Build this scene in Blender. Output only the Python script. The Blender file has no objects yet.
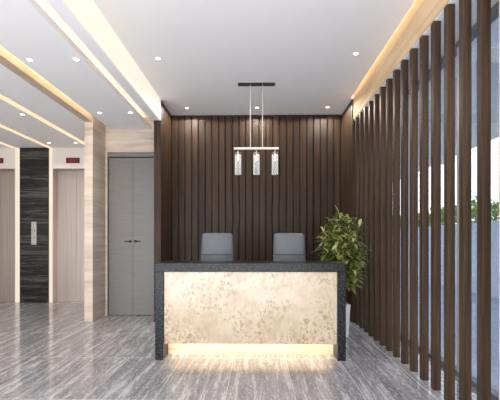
import bpy, bmesh, math, random
from mathutils import Vector, Matrix, Euler, noise
random.seed(7)
PI = math.pi
sc = bpy.context.scene
COL = sc.collection
R = math.radians

# ------------------------------------------------------------------ camera
cam_data = bpy.data.cameras.new('camera')
cam = bpy.data.objects.new('camera', cam_data)
COL.objects.link(cam)
cam.location = (0, 0, 1.35)
cam.rotation_euler = (R(90), 0, R(1.03))
cam_data.sensor_width = 36.0
cam_data.lens = 28.0
cam_data.shift_y = 0.082
cam_data.clip_start = 0.05
cam_data.clip_end = 200
sc.camera = cam

# ------------------------------------------------------------------ world, exposure
world = bpy.data.worlds.new('world')
sc.world = world
world.use_nodes = True
bg = world.node_tree.nodes['Background']
bg.inputs['Color'].default_value = (0.9, 0.95, 1.0, 1)
bg.inputs['Strength'].default_value = 3.6
sc.view_settings.view_transform = 'Standard'
sc.view_settings.look = 'None'
sc.view_settings.gamma = 1
sc.view_settings.use_curve_mapping = False
sc.view_settings.exposure = 0.16

WARM = (1.0, 0.72, 0.46)
CREAM = (1.0, 0.86, 0.66)

def area_light(name, loc, size, energy, color, rot=(0, 0, 0)):
    l = bpy.data.lights.new(name, 'AREA')
    l.shape = 'RECTANGLE'
    l.size, l.size_y = size
    l.energy = energy
    l.color = color
    o = bpy.data.objects.new(name, l)
    COL.objects.link(o)
    o.location = loc
    o.rotation_euler = rot
    return o

# hidden LED tapes of the coves (the places they sit in are built below)
area_light('cove_tape_right', (1.567, 2.7, 3.885), (0.03, 7.4), 15, WARM, (0, 0, 0))
area_light('cove_tape_beam', (-2.69, 2.7, 3.55), (0.06, 7.4), 20, WARM, (0, 0, 0))
area_light('cove_tape_slot', (-2.06, 3.0, 3.445), (0.04, 8.0), 8, WARM, (0, R(155), 0))
area_light('desk_tape', (-0.08, 4.56, 0.235), (1.9, 0.02), 7.0, (1.0, 0.78, 0.53), (R(-22), 0, 0))
# added fill light, unseen behind the camera, tilted up to brighten the ceilings
area_light('fill_uplight', (-1.3, -3.0, 0.5), (7.0, 2.4), 720, (0.985, 0.985, 1.0), (R(160), 0, 0))

# ------------------------------------------------------------------ materials
def lin(c):
    return tuple((v / 255 / 12.92) if v / 255 <= 0.04045 else ((v / 255 + 0.055) / 1.055) ** 2.4 for v in c) + (1,)

def new_mat(name):
    m = bpy.data.materials.new(name)
    m.use_nodes = True
    nt = m.node_tree
    b = nt.nodes['Principled BSDF']
    return m, nt, b

def N(nt, typ, **kw):
    n = nt.nodes.new(typ)
    for k, v in kw.items():
        if k in n.inputs:
            n.inputs[k].default_value = v
        else:
            setattr(n, k, v)
    return n

def ramp(nt, fac, stops):
    r = nt.nodes.new('ShaderNodeValToRGB')
    el = r.color_ramp.elements
    while len(el) < len(stops):
        el.new(0.5)
    for e, (p, c) in zip(el, stops):
        e.position = p
        e.color = c
    nt.links.new(fac, r.inputs[0])
    return r.outputs[0]

def mixc(nt, fac, a, b, mode='MIX'):
    m = nt.nodes.new('ShaderNodeMix')
    m.data_type = 'RGBA'
    m.blend_type = mode
    for sock, v in ((m.inputs[0], fac), (m.inputs[6], a), (m.inputs[7], b)):
        if hasattr(v, 'is_linked'):
            nt.links.new(v, sock)
        else:
            sock.default_value = v
    return m.outputs[2]

def coords(nt, scale, rot=(0, 0, 0)):
    tc = nt.nodes.new('ShaderNodeTexCoord')
    mp = nt.nodes.new('ShaderNodeMapping')
    mp.inputs['Scale'].default_value = scale
    mp.inputs['Rotation'].default_value = rot
    nt.links.new(tc.outputs['Object'], mp.inputs[0])
    return mp.outputs[0]

def noise_tex(nt, vec, scale, detail=4, rough=0.55, dist=0.0):
    n = nt.nodes.new('ShaderNodeTexNoise')
    n.inputs['Scale'].default_value = scale
    n.inputs['Detail'].default_value = detail
    n.inputs['Roughness'].default_value = rough
    n.inputs['Distortion'].default_value = dist
    nt.links.new(vec, n.inputs['Vector'])
    return n.outputs['Fac']

def math_n(nt, op, a, b=0.0, c=0.0):
    m = nt.nodes.new('ShaderNodeMath')
    m.operation = op
    for i, v in enumerate((a, b, c)):
        if hasattr(v, 'is_linked'):
            nt.links.new(v, m.inputs[i])
        else:
            m.inputs[i].default_value = v
    return m.outputs[0]

def plain(name, col, rough=0.5, metal=0.0, var=0.04, nscale=6):
    m, nt, b = new_mat(name)
    base = lin(col)
    v = noise_tex(nt, coords(nt, (1, 1, 1)), nscale, 3)
    dark = tuple(x * (1 - var) for x in base[:3]) + (1,)
    lite = tuple(min(1, x * (1 + var)) for x in base[:3]) + (1,)
    nt.links.new(ramp(nt, v, [(0.3, dark), (0.7, lite)]), b.inputs['Base Color'])
    b.inputs['Roughness'].default_value = rough
    b.inputs['Metallic'].default_value = metal
    return m

def emis(name, col, strength):
    m, nt, b = new_mat(name)
    b.inputs['Base Color'].default_value = tuple(v * 0.35 for v in lin(col)[:3]) + (1,)
    b.inputs['Emission Color'].default_value = lin(col)
    b.inputs['Emission Strength'].default_value = strength
    b.inputs['Roughness'].default_value = 0.5
    return m

def wood_mat(name, dark, mid, lite, pitch=0.0, offset=0.0, rough=0.5, axis=0):
    """straight vertical grain; with a pitch every board gets a tone of its own"""
    m, nt, b = new_mat(name)
    v = coords(nt, (38, 38, 1.1))
    g = noise_tex(nt, v, 1.0, 5, 0.6, 0.6)
    col = ramp(nt, g, [(0.3, lin(dark)), (0.5, lin(mid)), (0.72, lin(lite))])
    if pitch:
        tc = nt.nodes.new('ShaderNodeTexCoord')
        sx = nt.nodes.new('ShaderNodeSeparateXYZ')
        nt.links.new(tc.outputs['Object'], sx.inputs[0])
        k = math_n(nt, 'FLOOR', math_n(nt, 'DIVIDE', math_n(nt, 'SUBTRACT', sx.outputs[axis], offset), pitch))
        w = nt.nodes.new('ShaderNodeTexWhiteNoise')
        w.noise_dimensions = '1D'
        nt.links.new(k, w.inputs['W'])
        tone = w.outputs['Value']
    else:
        oi = nt.nodes.new('ShaderNodeObjectInfo')
        tone = oi.outputs['Random']
    f = ramp(nt, tone, [(0.0, (0.84, 0.84, 0.85, 1)), (1.0, (1.12, 1.10, 1.08, 1))])
    nt.links.new(mixc(nt, 1.0, col, f, 'MULTIPLY'), b.inputs['Base Color'])
    b.inputs['Specular IOR Level'].default_value = 0.2
    b.inputs['Roughness'].default_value = rough
    bp = nt.nodes.new('ShaderNodeBump')
    bp.inputs['Strength'].default_value = 0.15
    bp.inputs['Distance'].default_value = 0.002
    nt.links.new(g, bp.inputs['Height'])
    nt.links.new(bp.outputs[0], b.inputs['Normal'])
    return m

M = {}
PITCH = 0.1262
X0 = -1.60
M['ceiling'] = plain('ceiling_paint', (246, 246, 248), 0.9, var=0.003)
M['white'] = plain('white_paint', (226, 219, 209), 0.85, var=0.01)
M['wood_wall'] = wood_mat('walnut_boards', (34, 24, 17), (54, 40, 30), (75, 56, 42), PITCH, X0)
M['wood_side'] = wood_mat('walnut_side_boards', (38, 27, 20), (60, 45, 34), (80, 61, 46), 0.12, 6.45, axis=1)
M['wood_slat'] = wood_mat('walnut_slats', (48, 35, 25), (68, 52, 39), (88, 68, 52), 0)
M['backing'] = plain('groove_backing', (14, 9, 7), 0.9)
M['door'] = None
M['steel'] = plain('steel', (200, 196, 192), 0.25, 1.0)
M['dark_metal'] = plain('dark_metal', (52, 50, 50), 0.4, 0.6)
M['frame_grey'] = plain('window_frame_grey', (120, 124, 130), 0.45, 0.2)
M['mullion'] = plain('mullion_light', (205, 210, 216), 0.45, 0.2)
M['pot'] = plain('pot_white', (222, 220, 218), 0.35)
M['soil'] = plain('soil', (58, 44, 34), 0.95, var=0.3, nscale=40)
M['stem'] = plain('stem', (88, 82, 50), 0.8, var=0.2, nscale=20)
M['lamp'] = emis('downlight_lamp', (255, 252, 244), 6.0)
M['trim_ring'] = plain('downlight_ring', (232, 232, 232), 0.4)
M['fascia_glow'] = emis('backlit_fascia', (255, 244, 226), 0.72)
M['linear'] = emis('linear_diffuser', (255, 226, 186), 0.85)
M['strip_v'] = emis('wall_strip_diffuser', (250, 234, 214), 0.62)
M['chair'] = plain('chair_upholstery', (98, 101, 107), 0.6, var=0.05, nscale=60)
M['chair_edge'] = plain('chair_edge', (128, 130, 134), 0.6)
M['patio'] = plain('patio_tiles', (150, 168, 194), 0.3, var=0.2, nscale=3)
M['patio_wall'] = plain('patio_wall_paint', (190, 200, 214), 0.8)
M['canopy'] = plain('canopy_paint', (246, 248, 250), 0.8)
M['ground'] = plain('outer_ground', (170, 172, 174), 0.9)

# grey double door with fine horizontal grain
m, nt, b = new_mat('grey_veneer'); M['door'] = m
g = noise_tex(nt, coords(nt, (2, 2, 60)), 1.0, 4, 0.6)
nt.links.new(ramp(nt, g, [(0.3, lin((107, 104, 102))), (0.7, lin((122, 119, 117)))]), b.inputs['Base Color'])
b.inputs['Roughness'].default_value = 0.45

# travertine with soft horizontal veins and block joints
def travertine(name, base, dark, lite, joint_h=0.6, warp=1.0):
    m, nt, b = new_mat(name)
    g = noise_tex(nt, coords(nt, (0.6, 0.6, 7)), 1.4, 6, 0.62, 0.4 * warp)
    c = ramp(nt, g, [(0.28, lin(dark)), (0.5, lin(base)), (0.75, lin(lite))])
    g2 = noise_tex(nt, coords(nt, (1, 1, 34)), 2.0, 3, 0.6, 0.4)
    c = mixc(nt, ramp(nt, g2, [(0.58, (0, 0, 0, 1)), (0.7, (0.5, 0.5, 0.5, 1))]), c, lin(dark))
    nt.links.new(c, b.inputs['Base Color'])
    b.inputs['Roughness'].default_value = 0.6
    b.inputs['Specular IOR Level'].default_value = 0.2
    return m
M['travertine'] = travertine('travertine', (206, 192, 177), (178, 161, 144), (222, 210, 196))
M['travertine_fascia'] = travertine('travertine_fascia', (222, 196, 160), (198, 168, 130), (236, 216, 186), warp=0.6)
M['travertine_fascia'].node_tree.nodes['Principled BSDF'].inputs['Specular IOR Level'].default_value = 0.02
M['travertine_beam'] = travertine('travertine_beam', (206, 190, 168), (170, 152, 130), (224, 210, 192))

# black vein marble between the lifts
m, nt, b = new_mat('black_vein_marble'); M['black_marble'] = m
g = noise_tex(nt, coords(nt, (0.5, 1, 11)), 1.0, 8, 0.72, 0.5)
g2 = noise_tex(nt, coords(nt, (2.0, 1, 24)), 1.0, 5, 0.7, 1.0)
c = ramp(nt, g, [(0.42, lin((10, 10, 11))), (0.52, lin((22, 22, 23))), (0.57, lin((84, 82, 80))), (0.61, lin((18, 18, 19))), (0.8, lin((48, 47, 47)))])
c = mixc(nt, ramp(nt, g2, [(0.55, (0, 0, 0, 1)), (0.68, (0.45, 0.45, 0.45, 1))]), c, lin((104, 100, 98)))
nt.links.new(c, b.inputs['Base Color'])
b.inputs['Roughness'].default_value = 0.2

# black speckled granite of the desk
m, nt, b = new_mat('black_granite'); M['granite'] = m
cv = coords(nt, (1, 1, 1))
g = noise_tex(nt, cv, 75, 2, 0.6)
g2 = noise_tex(nt, cv, 24, 3, 0.7)
c = ramp(nt, g2, [(0.35, lin((4, 6, 8))), (0.7, lin((17, 20, 24)))])
c = mixc(nt, ramp(nt, g, [(0.56, (0, 0, 0, 1)), (0.66, (0.6, 0.6, 0.6, 1))]), c, lin((126, 134, 140)))
nt.links.new(c, b.inputs['Base Color'])
b.inputs['Roughness'].default_value = 0.3
b.inputs['Specular IOR Level'].default_value = 0.16

# cream marble with clustered tan fossils
m, nt, b = new_mat('cream_fossil_marble'); M['cream_marble'] = m
cv = coords(nt, (1, 1, 0.8))
clump = noise_tex(nt, cv, 2.6, 3, 0.6)
sp = noise_tex(nt, cv, 27, 3, 0.62, 0.6)
veil = noise_tex(nt, cv, 5, 5, 0.6, 0.5)
c = ramp(nt, veil, [(0.3, lin((170, 150, 124))), (0.5, lin((187, 169, 146))), (0.72, lin((198, 184, 164)))])
spot = math_n(nt, 'MULTIPLY', ramp(nt, sp, [(0.51, (0, 0, 0, 1)), (0.6, (1, 1, 1, 1))]),
              ramp(nt, clump, [(0.38, (0.08, 0.08, 0.08, 1)), (0.6, (0.8, 0.8, 0.8, 1))]))
c = mixc(nt, spot, c, lin((136, 102, 66)))
nt.links.new(c, b.inputs['Base Color'])
b.inputs['Roughness'].default_value = 0.25

# plinth: same marble family, plainer
M['plinth'] = travertine('plinth_marble', (232, 214, 184), (206, 180, 142), (240, 228, 206))

# brushed champagne lift doors
m, nt, b = new_mat('brushed_champagne'); M['lift'] = m
g = noise_tex(nt, coords(nt, (60, 60, 0.6)), 1.0, 4, 0.6)
nt.links.new(ramp(nt, g, [(0.3, lin((172, 160, 152))), (0.7, lin((190, 178, 170)))]), b.inputs['Base Color'])
b.inputs['Metallic'].default_value = 0.8
b.inputs['Roughness'].default_value = 0.36

# floor: polished grey serpeggiante, veins running towards the back wall
m, nt, b = new_mat('polished_grey_travertine'); M['floor'] = m
tc = nt.nodes.new('ShaderNodeTexCoord')
sx = nt.nodes.new('ShaderNodeSeparateXYZ')
nt.links.new(tc.outputs['Object'], sx.inputs[0])
TX, TY, OX, OY = 0.6, 1.19, 1.53, 4.475
kx = math_n(nt, 'FLOOR', math_n(nt, 'DIVIDE', math_n(nt, 'SUBTRACT', sx.outputs[0], OX), TX))
ky = math_n(nt, 'FLOOR', math_n(nt, 'DIVIDE', math_n(nt, 'SUBTRACT', sx.outputs[1], OY), TY))
cid = math_n(nt, 'ADD', kx, math_n(nt, 'MULTIPLY', ky, 17.3))
wn = nt.nodes.new('ShaderNodeTexWhiteNoise'); wn.noise_dimensions = '1D'
nt.links.new(cid, wn.inputs['W'])
cb = nt.nodes.new('ShaderNodeCombineXYZ')
nt.links.new(math_n(nt, 'MULTIPLY', sx.outputs[0], 13.0), cb.inputs[0])
nt.links.new(math_n(nt, 'MULTIPLY', sx.outputs[1], 1.0), cb.inputs[1])
nt.links.new(math_n(nt, 'MULTIPLY', wn.outputs['Value'], 20.0), cb.inputs[2])
g = noise_tex(nt, cb.outputs[0], 1.3, 10, 0.78, 0.5)
c = ramp(nt, g, [(0.3, lin((84, 86, 93))), (0.43, lin((126, 127, 134))), (0.54, lin((152, 152, 158))), (0.585, lin((206, 205, 207))), (0.63, lin((150, 150, 156))), (0.8, lin((104, 106, 113)))])
cb2 = nt.nodes.new('ShaderNodeCombineXYZ')
nt.links.new(math_n(nt, 'MULTIPLY', sx.outputs[0], 44.0), cb2.inputs[0])
nt.links.new(math_n(nt, 'MULTIPLY', sx.outputs[1], 12.0), cb2.inputs[1])
nt.links.new(math_n(nt, 'MULTIPLY', wn.outputs['Value'], 9.0), cb2.inputs[2])
g2 = noise_tex(nt, cb2.outputs[0], 1.6, 5, 0.7, 0.3)
c = mixc(nt, ramp(nt, g2, [(0.55, (0, 0, 0, 1)), (0.64, (0.75, 0.75, 0.75, 1))]), c, lin((212, 210, 210)))
c = mixc(nt, ramp(nt, g2, [(0.28, (0.55, 0.55, 0.55, 1)), (0.42, (0, 0, 0, 1))]), c, lin((90, 91, 98)))
def joint(nt, sock, off, pitch, w):
    f = math_n(nt, 'DIVIDE', math_n(nt, 'SUBTRACT', sock, off), pitch)
    fr = math_n(nt, 'ABSOLUTE', math_n(nt, 'SUBTRACT', math_n(nt, 'FRACT', math_n(nt, 'ADD', f, 0.5)), 0.5))
    return math_n(nt, 'LESS_THAN', fr, w / pitch)
jj = math_n(nt, 'MAXIMUM', joint(nt, sx.outputs[0], OX, TX, 0.003), joint(nt, sx.outputs[1], OY, TY, 0.004))
c = mixc(nt, math_n(nt, 'MULTIPLY', jj, 0.85), c, lin((214, 214, 214)))
nt.links.new(c, b.inputs['Base Color'])
nt.links.new(math_n(nt, 'MULTIPLY_ADD', g2, 0.08, 0.08), b.inputs['Roughness'])
b.inputs['IOR'].default_value = 1.55

# glass
m, nt, b = new_mat('window_glass'); M['glass'] = m
tr = N(nt, 'ShaderNodeBsdfTransparent'); tr.inputs[0].default_value = (0.93, 0.96, 1.0, 1)
gl = N(nt, 'ShaderNodeBsdfGlossy'); gl.inputs['Roughness'].default_value = 0.02
fr = N(nt, 'ShaderNodeFresnel'); fr.inputs[0].default_value = 1.45
mx = N(nt, 'ShaderNodeMixShader')
nt.links.new(math_n(nt, 'MULTIPLY', fr.outputs[0], 0.6), mx.inputs[0])
nt.links.new(tr.outputs[0], mx.inputs[1]); nt.links.new(gl.outputs[0], mx.inputs[2])
nt.links.new(mx.outputs[0], nt.nodes['Material Output'].inputs[0])

# crystal of the pendants
m, nt, b = new_mat('crystal'); M['crystal'] = m
b.inputs['Base Color'].default_value = (0.9, 0.9, 0.9, 1)
b.inputs['Roughness'].default_value = 0.08
b.inputs['Transmission Weight'].default_value = 0.0
b.inputs['IOR'].default_value = 1.5
M['pend_bar'] = plain('pendant_bar', (240, 230, 218), 0.4, 0.0)
M['bulb'] = emis('pendant_bulb', (255, 240, 215), 2.5)

# leaves
def leaf_mat(name, a, bcol, c3):
    m, nt, b = new_mat(name)
    geo = nt.nodes.new('ShaderNodeNewGeometry')
    col = ramp(nt, geo.outputs['Random Per Island'], [(0.0, lin(a)), (0.5, lin(bcol)), (1.0, lin(c3))])
    nt.links.new(col, b.inputs['Base Color'])
    b.inputs['Roughness'].default_value = 0.4
    return m
M['leaf'] = leaf_mat('plant_leaf', (44, 64, 22), (120, 134, 58), (206, 206, 134))
M['hedge'] = leaf_mat('hedge_leaf', (88, 128, 52), (146, 178, 84), (196, 214, 136))

# ------------------------------------------------------------------ helpers
def box(bm, x0, x1, y0, y1, z0, z1, bevel=0.0):
    vs = [bm.verts.new((x, y, z)) for x in (x0, x1) for y in (y0, y1) for z in (z0, z1)]
    fs = []
    for q in ((0, 1, 3, 2), (4, 6, 7, 5), (0, 4, 5, 1), (2, 3, 7, 6), (0, 2, 6, 4), (1, 5, 7, 3)):
        fs.append(bm.faces.new([vs[i] for i in q]))
    if bevel:
        es = list({e for f in fs for e in f.edges})
        bmesh.ops.bevel(bm, geom=es, offset=bevel, segments=2, affect='EDGES', profile=0.6)
    return fs

def cyl(bm, p0, p1, r0, r1=None, n=20, cap=True):
    r1 = r0 if r1 is None else r1
    p0, p1 = Vector(p0), Vector(p1)
    d = (p1 - p0).normalized()
    a = d.orthogonal().normalized(); b = d.cross(a)
    A = [bm.verts.new(p0 + (a * math.cos(2 * PI * i / n) + b * math.sin(2 * PI * i / n)) * r0) for i in range(n)]
    B = [bm.verts.new(p1 + (a * math.cos(2 * PI * i / n) + b * math.sin(2 * PI * i / n)) * r1) for i in range(n)]
    for i in range(n):
        j = (i + 1) % n
        bm.faces.new((A[i], A[j], B[j], B[i]))
    if cap:
        bm.faces.new(list(reversed(A))); bm.faces.new(B)

def tube(bm, pts, r, n=8):
    for i in range(len(pts) - 1):
        r0 = r[i] if isinstance(r, (list, tuple)) else r
        r1 = r[i + 1] if isinstance(r, (list, tuple)) else r
        cyl(bm, pts[i], pts[i + 1], r0, r1, n)

def lathe(bm, prof, c=(0, 0, 0), n=32):
    rings = []
    for r, z in prof:
        rings.append([bm.verts.new((c[0] + r * math.cos(2 * PI * i / n), c[1] + r * math.sin(2 * PI * i / n), c[2] + z)) for i in range(n)])
    for a, b in zip(rings, rings[1:]):
        for i in range(n):
            j = (i + 1) % n
            bm.faces.new((a[i], a[j], b[j], b[i]))

def obj(name, bm, mat, parent=None, smooth=False, **props):
    me = bpy.data.meshes.new(name)
    bmesh.ops.recalc_face_normals(bm, faces=bm.faces[:])
    bm.to_mesh(me); bm.free()
    if mat: me.materials.append(mat)
    if smooth:
        for p in me.polygons: p.use_smooth = True
    o = bpy.data.objects.new(name, me)
    COL.objects.link(o)
    if parent: o.parent = parent
    for k, v in props.items(): o[k] = v
    return o

def boxo(name, dims, mat, parent=None, bevel=0.0, **props):
    bm = bmesh.new(); box(bm, *dims, bevel=bevel)
    return obj(name, bm, mat, parent, **props)

def struct(name, bm, mat, parent=None, **props):
    o = obj(name, bm, mat, parent)
    if parent is None: o['kind'] = 'structure'
    for k, v in props.items(): o[k] = v
    return o

def thing(name, label, cat, loc=(0, 0, 0), rz=0, group=None, kind=None):
    o = bpy.data.objects.new(name, None)
    COL.objects.link(o)
    o.empty_display_size = 0.1
    o.location = loc; o.rotation_euler = (0, 0, rz)
    if kind:
        o['kind'] = kind
    if label: o['label'] = label
    if cat: o['category'] = cat
    if group: o['group'] = group
    return o

def tag(o, label, cat, group=None):
    o['label'] = label; o['category'] = cat
    if group: o['group'] = group
    return o

def copy_tree(o, parent=None):
    c = o.copy(); COL.objects.link(c)
    if parent: c.parent = parent
    for ch in list(o.children):
        if ch.type != 'LIGHT': copy_tree(ch, c)
    return c

# ------------------------------------------------------------------ setting
ZM, ZL, ZB = 3.70, 3.36, 3.39         # main ceiling, low ceiling, lift lobby ceiling
YB, YP, YE, YD = 7.25, 6.45, 8.45, 7.0         # back wall, partition front, lift wall
YF = -4.0

bm = bmesh.new(); box(bm, -7.6, 2.05, YF - 0.6, 9.4, -0.15, 0)
struct('floor', bm, M['floor'], label='polished grey stone floor with streaky veins')

bm = bmesh.new()
box(bm, -1.60, 1.545, YF, YB + 0.2, ZM, ZM + 0.1)
box(bm, 1.545, 1.72, YP, YB + 0.2, ZM, ZM + 0.1)
struct('ceiling', bm, M['ceiling'])
bm = bmesh.new()                                             # low ceiling strip with slots
box(bm, -2.635, -1.915, YF, YB + 0.1, ZL, ZL + 0.07)
box(bm, -1.765, -1.625, YF, YB + 0.1, ZL, ZM + 0.1)
box(bm, -2.74, -1.765, YF, YB + 0.1, ZL + 0.23, ZL + 0.3)
struct('ceiling_low', bm, M['ceiling'])
bm = bmesh.new(); box(bm, -7.6, -2.87, YF, 9.4, ZB, ZB + 0.1)
struct('ceiling_lobby', bm, M['ceiling'])
bm = bmesh.new()                                             # soffit over the slat screen and roof of its cove
box(bm, 1.605, 2.12, YF, YB + 0.1, ZL - 0.02, ZL + 0.06)
box(bm, 1.45, 2.12, YF, YB + 0.1, ZM + 0.2, ZM + 0.26)
struct('ceiling_soffit', bm, M['ceiling'])

# back wall: boards over dark backing, four grooves waver
def wav(i, z):
    s = {4 + 6: 0}.get(i, None)
    return 0.0
NB = 25
def groove_shift(i, z):
    # i: groove number counted from the left; groove x = X0 + i*PITCH
    t = (z - 1.52) / 0.66
    if not 0 <= t <= 1: return 0.0
    w = math.sin(PI * t) ** 1.2 * 0.017
    if i in (9, 10): return w
    if i in (15, 16): return -w
    return 0.0
bm = bmesh.new()
zs_fine = [0] + [1.5 + 0.7 * k / 22 for k in range(23)] + [ZM]
for i in range(-1, NB + 1):
    xa, xb = X0 + i * PITCH + 0.008, X0 + (i + 1) * PITCH - 0.008
    if xb > 1.62: xb = 1.62
    if xb - xa < 0.01: continue
    special = i in (8, 9, 10, 14, 15, 16)
    zs = zs_fine if special else [0, ZM]
    cols = []
    for z in zs:
        l = xa + groove_shift(i, z); r = xb + groove_shift(i + 1, z)
        cols.append([bm.verts.new(p) for p in ((l, YB + 0.03, z), (l, YB + 0.004, z), (l + 0.004, YB, z), (r - 0.004, YB, z), (r, YB + 0.004, z), (r, YB + 0.03, z))])
    for a, b2 in zip(cols, cols[1:]):
        for k in range(5):
            bm.faces.new((a[k], a[k + 1], b2[k + 1], b2[k]))
    bm.faces.new(cols[0]); bm.faces.new(cols[-1])
wb = struct('wall_back', bm, M['wood_wall'], label='dark walnut board wall behind the desk')
boxo('backing', (-1.72, 1.72, YB + 0.025, YB + 0.15, 0, ZM + 0.1), M['backing'], wb)

def return_wall(name, xi, xo, room_sign):
    """short boarded return; xi is the face towards the room"""
    bm = bmesh.new()
    y = YP
    t = 0.014
    n = 6; p = (YB - YP) / n
    for k in range(n):
        ya, yb = YP + k * p + (0.006 if k else 0), YP + (k + 1) * p - 0.006
        ztop = ZM
        box(bm, min(xi, xi - room_sign * 0.02), max(xi, xi - room_sign * 0.02), ya, yb, 0, ztop, 0.002)
    x0, x1 = sorted((xi - room_sign * 0.02, xo))
    box(bm, x0 + 0.002, x1, YP, YP + 0.02, 0, ZL, 0.002)
    w = struct(name, bm, M['wood_side'], label='short dark walnut return beside the board wall')
    boxo('backing', (x0, x1 - 0.003 if room_sign < 0 else x1, YP + 0.015, YB + 0.1, 0, ZL), M['backing'], w)
    b2 = boxo('backing', (x0, x1, YP + 0.015, YB + 0.1, ZL + 0.001, ZM), M['backing'], w)
    return w
return_wall('wall_return_left', -1.60, -1.72, 1)
return_wall('wall_return_right', 1.575, 1.70, -1)

# backlit left fascia above the partition, warm stone fascia over the slats
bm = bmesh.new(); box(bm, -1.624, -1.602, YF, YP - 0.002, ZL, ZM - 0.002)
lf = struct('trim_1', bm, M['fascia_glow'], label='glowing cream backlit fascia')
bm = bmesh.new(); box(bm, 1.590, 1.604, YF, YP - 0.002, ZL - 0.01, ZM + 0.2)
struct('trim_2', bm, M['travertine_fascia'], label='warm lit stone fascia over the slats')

# stone pillar wall and stone beam on the left, door wall
bm = bmesh.new(); box(bm, -2.885, -2.745, YP, YE + 0.4, 0, ZM)
struct('wall_pillar_left', bm, M['travertine'], label='travertine pier beside the grey door')
bm = bmesh.new(); box(bm, -2.875, -2.745, YF, YP - 0.002, ZL - 0.02, ZM)
struct('trim_3', bm, M['travertine_beam'], label='travertine clad beam')
DX0, DX1, DH = -2.71, -1.79, 2.86
bm = bmesh.new()
box(bm, -2.745, -1.72, YD, YD + 0.2, DH + 0.1, ZM)
box(bm, DX1, -1.72, YD, YD + 0.2, 0, DH + 0.1)
box(bm, -2.745, DX0, YD, YD + 0.2, 0, DH + 0.1)
struct('wall_door', bm, M['travertine'])
bm = bmesh.new()
box(bm, DX0, DX1, YD - 0.01, YD + 0.1, DH + 0.015, DH + 0.1)
box(bm, DX0, DX0 + 0.015, YD - 0.01, YD + 0.1, 0, DH + 0.015)
box(bm, DX1 - 0.015, DX1, YD - 0.01, YD + 0.1, 0, DH + 0.015)
d1 = struct('door_1', bm, M['door'], label='tall grey double door')
xm = -2.25
for s, (a, b_) in ((-1, (DX0 + 0.018, xm - 0.002)), (1, (xm + 0.002, DX1 - 0.018))):
    lfp = boxo('leaf', (a, b_, YD + 0.02, YD + 0.06, 0.006, DH), M['door'], d1, bevel=0.002)
    bm = bmesh.new()
    hx = xm + s * 0.045
    cyl(bm, (hx, YD + 0.02, 1.345), (hx, YD + 0.01, 1.345), 0.022)
    cyl(bm, (hx, YD + 0.012, 1.345), (hx, YD - 0.035, 1.345), 0.009)
    tube(bm, [(hx, YD - 0.035, 1.345), (hx + s * 0.05, YD - 0.037, 1.345), (hx + s * 0.1, YD - 0.033, 1.343)], 0.008, 10)
    obj('handle', bm, M['dark_metal'], lfp, True, label='dark lever handle')
boxo('backing', (DX0, DX1, YD + 0.07, YD + 0.12, 0, DH + 0.02), M['backing'], d1)

# lift lobby wall with two lift portals
EH = 2.94
L1, L2 = (-6.13, -5.315), (-4.475, -3.575)
bm = bmesh.new()
box(bm, -7.6, -2.885, YE, YE + 0.2, EH, ZB)
box(bm, -7.6, L1[0], YE, YE + 0.2, 0, EH)
box(bm, L1[1], L2[0], YE, YE + 0.2, 0, EH)
box(bm, L2[1], -2.885, YE, YE + 0.2, 0, EH)
struct('wall_lift', bm, M['white'], label='cream white wall around the lifts')
bm = bmesh.new(); box(bm, -7.75, -7.6, YF, 9.4, 0, ZB + 0.1)
struct('wall_left', bm, M['white'])
for n, (a, b_) in ((2, L1), (3, L2)):
    bm = bmesh.new()
    for (u, v) in ((a, a + 0.012), (b_ - 0.012, b_)):
        box(bm, u, v, YE - 0.006, YE + 0.19, 0, EH - 0.012)
    box(bm, a, b_, YE - 0.006, YE + 0.19, EH - 0.012, EH)
    d = struct('door_%d' % n, bm, M['lift'], label='brushed metal lift door')
    c_ = (a + b_) / 2
    boxo('door_panel', (a + 0.013, c_ - 0.002, YE + 0.16, YE + 0.19, 0.005, EH - 0.013), M['lift'], d, bevel=0.001)
    boxo('door_panel', (c_ + 0.002, b_ - 0.013, YE + 0.16, YE + 0.19, 0.005, EH - 0.013), M['lift'], d, bevel=0.001)
    boxo('door_sill', (a + 0.012, b_ - 0.012, YE - 0.005, YE + 0.16, 0.0, 0.005), M['steel'], d)
    boxo('backing', (a, b_, YE + 0.195, YE + 0.24, 0, EH), M['backing'], d)
bm = bmesh.new(); box(bm, -5.19, -4.56, YE - 0.035, YE, 0, ZB)
struct('trim_4', bm, M['black_marble'], label='black veined marble panel between the lifts')

# vertical light strips either side of the marble
for x0, x1, w in ((-5.31, -5.195, 'left'), (-4.555, -4.48, 'right')):
    t = thing('wall_light', 'full-height glowing cream light strip at the %s edge of the black marble' % w, 'light', ((x0 + x1) / 2, YE - 0.001, 0), 0)
    dx = (x1 - x0) / 2
    boxo('housing', (-dx, dx, -0.006, 0, 0.001, ZB - 0.001), M['white'], t)
    boxo('diffuser', (-dx + 0.003, dx - 0.003, -0.012, -0.006, 0.004, ZB - 0.003), M['strip_v'], t)

# ceiling light strips of the lobby
for x0, x1, lab in ((-3.66, -3.54, 'long recessed ceiling light strip nearest the stone beam'),
                    (-4.57, -4.455, 'long recessed ceiling light strip meeting the marble panel right edge'),
                    (-5.36, -5.25, 'long recessed ceiling light strip meeting the marble panel left edge')):
    t = thing('linear_ceiling_light', lab, 'light', ((x0 + x1) / 2, 3.8, ZB), 0, 'light strips of the lift lobby ceiling')
    dx = (x1 - x0) / 2
    boxo('housing', (-dx, dx, -4.7, 4.62, -0.006, 0.0), M['white'], t)
    boxo('diffuser', (-dx + 0.005, dx - 0.005, -4.69, 4.61, -0.010, -0.006), M['linear'], t)

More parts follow.
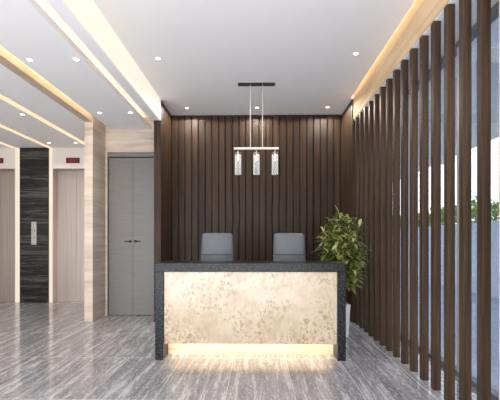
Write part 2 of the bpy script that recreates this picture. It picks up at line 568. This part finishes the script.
# right: stone pier near the camera, glazing, patio
bm = bmesh.new(); box(bm, 1.575, 2.3, YF, 2.56, 0, ZL - 0.022)
struct('wall_pier_right', bm, M['travertine'], label='travertine pier at the right end of the slat screen')
WX = 2.03
bm = bmesh.new()
box(bm, WX - 0.03, WX + 0.05, 2.56, YB + 0.1, ZL - 0.08, ZL - 0.021)
box(bm, WX - 0.03, WX + 0.05, 2.56, YB + 0.1, 0, 0.05)
w1 = struct('window_1', bm, M['frame_grey'], label='full height glazing behind the slat screen')
for y in (3.9, 5.2, 6.5):
    boxo('mullion', (WX - 0.03, WX + 0.04, y - 0.03, y + 0.03, 0.05, ZL - 0.08), M['mullion'], w1)
ys = [2.56, 3.87, 3.93, 5.17, 5.23, 6.47, 6.53, YB + 0.1]
for k in range(4):
    boxo('pane', (WX + 0.004, WX + 0.012, ys[2 * k], ys[2 * k + 1], 0.05, ZL - 0.08), M['glass'], w1)

bm = bmesh.new(); box(bm, 2.051, 5.72, -6, 30, -0.15, -0.01)
struct('floor_patio', bm, M['patio'], label='blue grey patio paving outside the glazing')
bm = bmesh.new(); box(bm, 5.72, 5.9, -6, 30, -0.1, 1.83)
struct('wall_patio', bm, M['patio_wall'], label='pale blue grey garden wall outside')
bm = bmesh.new()
box(bm, 2.13, 5.75, 2.0, 30, 3.82, 4.0)
for y in (5.0, 8.2, 11.4): box(bm, 2.13, 5.75, y, y + 0.25, 3.62, 3.82)
struct('ceiling_patio', bm, M['canopy'], label='pale canopy over the patio')
bm = bmesh.new(); box(bm, -60, 80, -60, 80, -0.4, -0.16)
struct('ground', bm, M['ground'])

# ------------------------------------------------------------------ reception desk
FY = 4.39
DL, DR = -1.155, 1.0
desk = thing('reception_desk', 'wide reception desk with black granite frame and glowing cream marble front', 'desk', ((DL + DR) / 2, FY, 0))
hw = (DR - DL) / 2
boxo('countertop', (-hw, hw, 0, 0.55, 1.0, 1.1), M['granite'], desk, 0.004, label='black speckled granite counter top')
boxo('side_panel', (-hw, -hw + 0.092, 0, 0.55, 0, 0.9995), M['granite'], desk, 0.003)
boxo('side_panel', (hw - 0.092, hw, 0, 0.55, 0, 0.9995), M['granite'], desk, 0.003)
boxo('front_panel', (-hw + 0.094, hw - 0.094, 0.03, 0.06, 0.178, 0.998), M['cream_marble'], desk, 0.001, label='cream marble front panel with tan fossil marks')
boxo('plinth', (-hw + 0.094, hw - 0.094, 0.24, 0.28, 0.0, 0.998), M['plinth'], desk)
boxo('light_strip', (-hw + 0.12, hw - 0.12, 0.155, 0.185, 0.238, 0.25), M['linear'], desk)
boxo('work_surface', (-hw + 0.094, hw - 0.094, 0.282, 0.66, 0.72, 0.75), M['dark_metal'], desk, 0.003)
for s in (-1, 1):
    x = s * (hw - 0.14)
    boxo('pedestal', (min(x, x - s * 0.42), max(x, x - s * 0.42), 0.285, 0.62, 0.0, 0.719), M['dark_metal'], desk, 0.003)

# ------------------------------------------------------------------ chairs
def rounded_slab(bm, w0, w1, h, d, z0, curve=0.03, tilt=0.12, nx=10, nz=12, rc=0.05):
    """back cushion facing -y, narrower at the top, rounded corners"""
    grid_f, grid_b = [], []
    for j in range(nz + 1):
        v = j / nz
        rowf, rowb = [], []
        w = w0 + (w1 - w0) * v
        e = 0
        zc = v * h
        if h - zc < rc: e = rc - math.sqrt(max(0, rc * rc - (rc - (h - zc)) ** 2))
        if zc < rc: e = rc - math.sqrt(max(0, rc * rc - (rc - zc) ** 2))
        for i in range(nx + 1):
            u = -1 + 2 * i / nx
            x = u * (w / 2 - e)
            puff = (1 - abs(u) ** 4) * (1 - abs(2 * v - 1) ** 6)
            y = -tilt * 0 + zc * tilt - curve * (1 - u * u)
            rowf.append(bm.verts.new((x, y - d / 2 * (0.35 + 0.65 * puff) + curve * 2 * u * u * 0, z0 + zc)))
            rowb.append(bm.verts.new((x, y + d / 2 * (0.35 + 0.65 * puff), z0 + zc)))
        grid_f.append(rowf); grid_b.append(rowb)
    for g, fl in ((grid_f, False), (grid_b, True)):
        for j in range(nz):
            for i in range(nx):
                q = [g[j][i], g[j][i + 1], g[j + 1][i + 1], g[j + 1][i]]
                bm.faces.new(q[::-1] if fl else q)
    for j in range(nz):
        bm.faces.new((grid_f[j][0], grid_f[j + 1][0], grid_b[j + 1][0], grid_b[j][0]))
        bm.faces.new((grid_f[j][nx], grid_b[j][nx], grid_b[j + 1][nx], grid_f[j + 1][nx]))
    for i in range(nx):
        bm.faces.new((grid_f[0][i], grid_b[0][i], grid_b[0][i + 1], grid_f[0][i + 1]))
        bm.faces.new((grid_f[nz][i], grid_f[nz][i + 1], grid_b[nz][i + 1], grid_b[nz][i]))

def make_chair(label, loc):
    t = thing('office_chair', label, 'chair', loc, 0, 'office chairs behind the desk')
    bm = bmesh.new(); box(bm, -0.24, 0.24, -0.26, 0.22, 0.60, 0.69, 0.03)
    obj('seat', bm, M['chair'], t, True)
    bm = bmesh.new(); rounded_slab(bm, 0.47, 0.425, 0.56, 0.07, 0.90, rc=0.028, nz=28)
    back = obj('backrest', bm, M['chair'], t, True)
    bm = bmesh.new()
    box(bm, -0.205, 0.205, -0.037, -0.02, 1.155, 1.165)
    obj('seam', bm, M['dark_metal'], back)
    bm = bmesh.new()
    tube(bm, [(0, 0.1, 0.585), (0, 0.27, 0.6), (0, 0.28, 0.8), (0, 0.20, 0.98)], 0.022, 12)
    obj('back_support', bm, M['dark_metal'], t, True)
    for s in (-1, 1):
        bm = bmesh.new()
        tube(bm, [(s * 0.22, -0.02, 0.60), (s * 0.275, -0.02, 0.61), (s * 0.285, -0.04, 0.8)], 0.014, 10)
        box(bm, s * 0.285 - 0.03, s * 0.285 + 0.03, -0.2, 0.1, 0.8, 0.825, 0.01)
        obj('armrest', bm, M['dark_metal'], t)
    bm = bmesh.new(); cyl(bm, (0, 0, 0.1), (0, 0, 0.4), 0.035); cyl(bm, (0, 0, 0.38), (0, 0, 0.6), 0.022)
    obj('gas_lift', bm, M['steel'], t, True)
    bm = bmesh.new()
    for k in range(5):
        a = 2 * PI * k / 5 + 0.3
        tube(bm, [(0, 0, 0.12), (0.3 * math.cos(a), 0.3 * math.sin(a), 0.075)], [0.03, 0.018], 10)
    obj('base', bm, M['dark_metal'], t)
    for k in range(5):
        a = 2 * PI * k / 5 + 0.3
        x, y = 0.3 * math.cos(a), 0.3 * math.sin(a)
        bm = bmesh.new(); cyl(bm, (x - 0.02, y, 0.03), (x + 0.02, y, 0.03), 0.03, n=14)
        cyl(bm, (x, y, 0.05), (x, y, 0.078), 0.008, n=8)
        obj('caster', bm, M['dark_metal'], t, True)
    return t
ch = make_chair('grey upholstered office chair behind the desk, left one of the pair', (-0.56, 5.42, 0))
c2 = copy_tree(ch); c2.location = (0.45, 5.42, 0)
c2['label'] = 'grey upholstered office chair behind the desk, right one beside the plant'

# ------------------------------------------------------------------ plant
PX, PY = 1.15, 5.62
plant = thing('potted_plant', 'bushy green plant with pointed leaves in a tall white pot', 'plant', (PX, PY, 0))
bm = bmesh.new()
def sq(bm, r, z): return [bm.verts.new((sx_ * r, sy_ * r, z)) for sx_, sy_ in ((-1, -1), (1, -1), (1, 1), (-1, 1))]
rs = [sq(bm, r, z) for r, z in ((0.135, 0), (0.158, 0.44), (0.158, 0.46), (0.14, 0.46), (0.135, 0.38))]
for a, b_ in zip(rs, rs[1:]):
    for i in range(4):
        j = (i + 1) % 4
        bm.faces.new((a[i], a[j], b_[j], b_[i]))
bm.faces.new(rs[0][::-1])
bmesh.ops.bevel(bm, geom=[e for e in bm.edges], offset=0.004, segments=1, affect='EDGES')
obj('pot', bm, M['pot'], plant, label='white tapered square pot')
bm = bmesh.new(); box(bm, -0.134, 0.134, -0.134, 0.134, 0.37, 0.42)
obj('soil', bm, M['soil'], plant)
def leaf(bm, base, d, length, width, droop, up=Vector((0, 0, 1))):
    d = d.normalized()
    side = d.cross(up)
    if side.length < 0.05: side = d.cross(Vector((1, 0, 0)))
    side.normalize()
    nrm = side.cross(d).normalized()
    L = []
    prof = (0.12, 0.7, 1.0, 0.75, 0.0)
    for k in range(5):
        t = k / 4
        c = base + d * (length * t) - Vector((0, 0, 1)) * (droop * length * t * t)
        w = width * prof[k] * 0.5
        L.append((c + side * w + nrm * w * 0.35, c, c - side * w + nrm * w * 0.35))
    rows = [[bm.verts.new(p) for p in r] for r in L[:4]]
    tip = bm.verts.new(L[4][1])
    for a, b_ in zip(rows, rows[1:]):
        bm.faces.new((a[0], a[1], b_[1], b_[0])); bm.faces.new((a[1], a[2], b_[2], b_[1]))
    bm.faces.new((rows[3][0], rows[3][1], tip)); bm.faces.new((rows[3][1], rows[3][2], tip))
rnd = random.Random(11)
bms = bmesh.new(); bml = bmesh.new()
tips = []
for k in range(84):
    a = rnd.uniform(0, 2 * PI)
    rr = rnd.uniform(0.15, 1) ** 0.6
    v = rnd.uniform(-1, 1)
    zt = 1.31 + 0.40 * v
    env = math.sqrt(max(0.1, 1 - v * v))
    if k < 14:                                   # trailing side shoots
        a = rnd.uniform(-0.9, 0.7); rr = rnd.uniform(0.5, 0.8); zt = rnd.uniform(0.72, 1.0); env = 0.8
    tip = Vector((0.05 + 0.35 * rr * env * math.cos(a), -0.10 + 0.26 * rr * env * math.sin(a), zt))
    b0 = Vector((rnd.uniform(-0.06, 0.06), rnd.uniform(-0.06, 0.06), 0.4))
    mid = b0.lerp(tip, 0.5) + Vector((0, 0, 0.1)) - Vector((tip.x, tip.y, 0)) * 0.15
    tube(bms, [b0, b0.lerp(mid, 0.6) + Vector((0, 0, 0.03)), mid, tip], [0.009, 0.008, 0.006, 0.003], 6)
    for q in range(13):
        s = q / 12
        p = mid.lerp(tip, 0.5 + 0.5 * s)
        an = q * 2.4 + k
        el = -0.1 + 1.2 * s * rnd.uniform(0.5, 1.1)
        d = Vector((math.cos(an) * math.cos(el), math.sin(an) * math.cos(el), math.sin(el)))
        leaf(bml, p, d, rnd.uniform(0.13, 0.22), rnd.uniform(0.034, 0.052), rnd.uniform(0.1, 0.7))
obj('stem', bms, M['stem'], plant, True)
obj('foliage', bml, M['leaf'], plant)

# ------------------------------------------------------------------ slat screen
ORD = ['first', 'second', 'third', 'fourth', 'fifth', 'sixth', 'seventh', 'eighth', 'ninth', 'tenth', 'eleventh', 'twelfth', 'thirteenth', 'fourteenth', 'fifteenth', 'sixteenth']
bm = bmesh.new(); box(bm, 0, 0.064, 0, 0.065, 0, ZL - 0.02, 0.002)
s0 = obj('timber_slat', bm, M['wood_slat'])
for k in range(15):
    s = s0 if k == 0 else s0.copy()
    if k: COL.objects.link(s)
    s.location = (1.597, 2.79 + 0.25 * k, 0)
    if k < 8: lab = 'dark brown timber slat of the window screen, %s from the stone pier' % ORD[k]
    else: lab = 'dark brown timber slat of the window screen, %s from the board wall' % ORD[14 - k]
    tag(s, lab, 'slat', 'timber slats of the window screen')

# ------------------------------------------------------------------ hedge behind the patio wall
bm = bmesh.new()
rnd = random.Random(3)
for k in range(9000):
    y = rnd.uniform(5.5, 24)
    h = 2.42 + 0.28 * noise.noise(Vector((0, y * 0.9, 3))) + 0.12 * noise.noise(Vector((0, y * 3.5, 8)))
    z = 1.4 + (h - 1.4) * math.sqrt(rnd.random())
    p = Vector((6.55 + rnd.uniform(-0.35, 0.35), y, z))
    an = rnd.uniform(0, 2 * PI); el = rnd.uniform(-0.4, 1.2)
    leaf(bm, p, Vector((math.cos(an) * math.cos(el), math.sin(an) * math.cos(el), math.sin(el))), rnd.uniform(0.14, 0.24), rnd.uniform(0.06, 0.09), 0.2)
hb = obj('hedge', bm, M['hedge'])
tag(hb, 'leafy green hedge showing above the patio wall outside', 'hedge')
for k in range(10):
    y = 6.2 + k * 1.8
    bm = bmesh.new()
    tube(bm, [(6.55, y, -0.15), (6.58, y + 0.05, 1.2), (6.53, y, 2.1)], [0.05, 0.035, 0.012], 8)
    obj('stem', bm, M['stem'], hb)

# ------------------------------------------------------------------ pendant lamp
QY = 5.8
pend = thing('pendant_lamp', 'pendant lamp with three crystal shades hung from a pale bar', 'lamp', (-0.008, QY, ZM))
bm = bmesh.new()
for a, b_ in ((-0.275, -0.095), (-0.087, 0.087), (0.095, 0.275)):
    box(bm, a, b_, -0.03, 0.03, -0.03, 0, 0.003)
box(bm, -0.1, 0.1, -0.02, 0.02, -0.012, 0)
obj('ceiling_canopy', bm, M['dark_metal'], pend, label='dark ceiling canopy bar')
zb = 2.745 - ZM
for x in (-0.091, 0.091):
    bm = bmesh.new(); cyl(bm, (x, 0, zb), (x, 0, -0.01), 0.0055, n=12)
    obj('suspension_rod', bm, M['pend_bar'], pend, True)
bm = bmesh.new(); box(bm, -0.335, 0.335, -0.018, 0.018, zb - 0.03, zb, 0.004)
obj('bar', bm, M['pend_bar'], pend, label='pale cream metal bar')
for x in (-0.275, 0.0, 0.275):
    bm = bmesh.new()
    cyl(bm, (x, 0, zb - 0.038), (x, 0, zb - 0.085), 0.012, n=12)
    cyl(bm, (x, 0, zb - 0.085), (x, 0, zb - 0.098), 0.056, n=24)
    sh = obj('lamp_holder', bm, M['steel'], pend, True)
    bm = bmesh.new()
    for r_ in range(10):
        zc = zb - 0.118 - r_ * 0.0302
        for q in range(7):
            a = 2 * PI * (q + 0.5 * (r_ % 2)) / 7
            rr = 0.040
            c_ = Vector((x + rr * math.cos(a), rr * math.sin(a), zc))
            vs = [bm.verts.new(c_ + Vector(v)) for v in ((0.013, 0, 0), (0, 0.013, 0), (-0.013, 0, 0), (0, -0.013, 0), (0, 0, 0.015), (0, 0, -0.015))]
            for i in range(4):
                j = (i + 1) % 4
                bm.faces.new((vs[i], vs[j], vs[4])); bm.faces.new((vs[j], vs[i], vs[5]))
    obj('crystal', bm, M['crystal'], sh)
    bm = bmesh.new(); cyl(bm, (x, 0, zb - 0.408), (x, 0, zb - 0.42), 0.054, n=24)
    for q in range(4):
        a = 2 * PI * q / 4 + 0.4
        cyl(bm, (x + 0.034 * math.cos(a), 0.034 * math.sin(a), zb - 0.408), (x + 0.034 * math.cos(a), 0.034 * math.sin(a), zb - 0.098), 0.003, n=6)
    obj('shade_frame', bm, M['steel'], sh, True)
    bm = bmesh.new()
    cyl(bm, (x, 0, zb - 0.10), (x, 0, zb - 0.2), 0.01, n=12)
    obj('bulb', bm, M['bulb'], sh, True)

# ------------------------------------------------------------------ downlights
def downlight(x, y, z, label, grp, energy=18, cone=115, proto=[None]):
    if proto[0] is None:
        t = thing('ceiling_downlight', label, 'light')
        bm = bmesh.new()
        lathe(bm, [(0.028, -0.002), (0.036, -0.005), (0.041, -0.004), (0.042, 0.0)], n=28)
        obj('rim', bm, M['trim_ring'], t, True)
        bm = bmesh.new(); cyl(bm, (0, 0, -0.001), (0, 0, -0.0035), 0.029, n=28)
        obj('lens', bm, M['lamp'], t)
        proto[0] = t
    else:
        t = copy_tree(proto[0])
    t.location = (x, y, z); t['label'] = label; t['group'] = grp
    l = bpy.data.lights.new('downlight_beam', 'SPOT')
    l.energy = energy; l.spot_size = R(cone); l.spot_blend = 0.8 if cone < 150 else 0.15; l.shadow_soft_size = 0.035
    l.color = (1.0, 0.9, 0.78)
    lo = bpy.data.objects.new('downlight_beam', l); COL.objects.link(lo)
    lo.parent = t; lo.location = (0, 0, -0.01)
G1, G2, G3 = 'downlights of the main ceiling', 'downlights of the low ceiling strip', 'downlights of the lift lobby'
E = 50
downlight(-1.24, 6.85, ZM, 'small round downlight by the board wall, left of the pendant lamp', G1, 60, 170)
downlight(0.0, 6.85, ZM, 'small round downlight by the board wall, directly behind the pendant rods', G1, 60, 170)
downlight(1.24, 6.85, ZM, 'small round downlight by the board wall, right of the pendant lamp', G1, 60, 170)
downlight(-1.27, 4.98, ZM, 'small round downlight in front of the desk near the glowing fascia', G1, 40, 80)
downlight(1.24, 4.90, ZM, 'small round downlight near the warm fascia over the slats', G1, 40, 80)
downlight(-1.98, 6.05, ZL, 'small round downlight before the grey door, nearer the glowing fascia', G2, 18)
downlight(-2.46, 6.05, ZL, 'small round downlight before the grey door, nearer the stone pier', G2, 18)
downlight(-2.00, 4.27, ZL, 'small round downlight in the low ceiling, beside the warm slot', G2, 18)
downlight(-2.52, 4.27, ZL, 'small round downlight in the low ceiling, beside the stone beam', G2, 18)
downlight(-3.76, 8.0, ZB, 'small round downlight above the right lift by the stone pier', G3, 28)
downlight(-4.32, 8.0, ZB, 'small round downlight above the right lift by the marble panel', G3, 28)
downlight(-3.78, 6.2, ZB, 'small round downlight in the lobby ceiling ahead of the lifts', G3, 28)

# ------------------------------------------------------------------ lift indicators and call buttons
M['led_red'] = emis('led_red', (225, 30, 42), 0.6)
M['display'] = plain('display_dark_red', (84, 12, 16), 0.4)
for cx_, w in ((-5.72, 'left'), (-4.03, 'right')):
    t = thing('floor_indicator', 'small red lit floor indicator above the %s lift' % w, 'display', (cx_, YE, 3.115))
    boxo('casing', (-0.148, 0.148, -0.018, 0, -0.058, 0.058), M['dark_metal'], t, 0.003)
    boxo('screen', (-0.14, 0.14, -0.0205, -0.017, -0.05, 0.05), M['display'], t)
    S = {'a': (-.018, .018, .024, .03), 'g': (-.018, .018, -.003, .003), 'd': (-.018, .018, -.03, -.024),
         'b': (.015, .021, .002, .028), 'c': (.015, .021, -.028, -.002), 'f': (-.021, -.015, .002, .028), 'e': (-.021, -.015, -.028, -.002)}
    for cx0, on in ((-0.095, 'g'), (-0.035, 'abdeg'), (0.03, 'abcdg'), (0.095, 'gb')):
        bm = bmesh.new()
        for k in on:
            a, b_, c_, d_ = S[k]
            box(bm, cx0 + a, cx0 + b_, -0.022, -0.020, c_, d_)
        obj('character', bm, M['led_red'], t, label='lit red character')
t = thing('call_button_panel', 'slim steel lift call panel with two buttons on the black marble', 'button panel', (-4.875, YE - 0.035, 1.52))
boxo('plate', (-0.055, 0.055, -0.008, 0, -0.25, 0.25), M['steel'], t, 0.002)
for z in (0.05, -0.09):
    bm = bmesh.new(); cyl(bm, (0, -0.008, z), (0, -0.016, z), 0.028, n=24)
    b0 = obj('button', bm, M['dark_metal'], t)
    bm = bmesh.new(); cyl(bm, (0, -0.0158, z), (0, -0.018, z), 0.017, n=20)
    obj('button_light', bm, M['trim_ring'], b0)
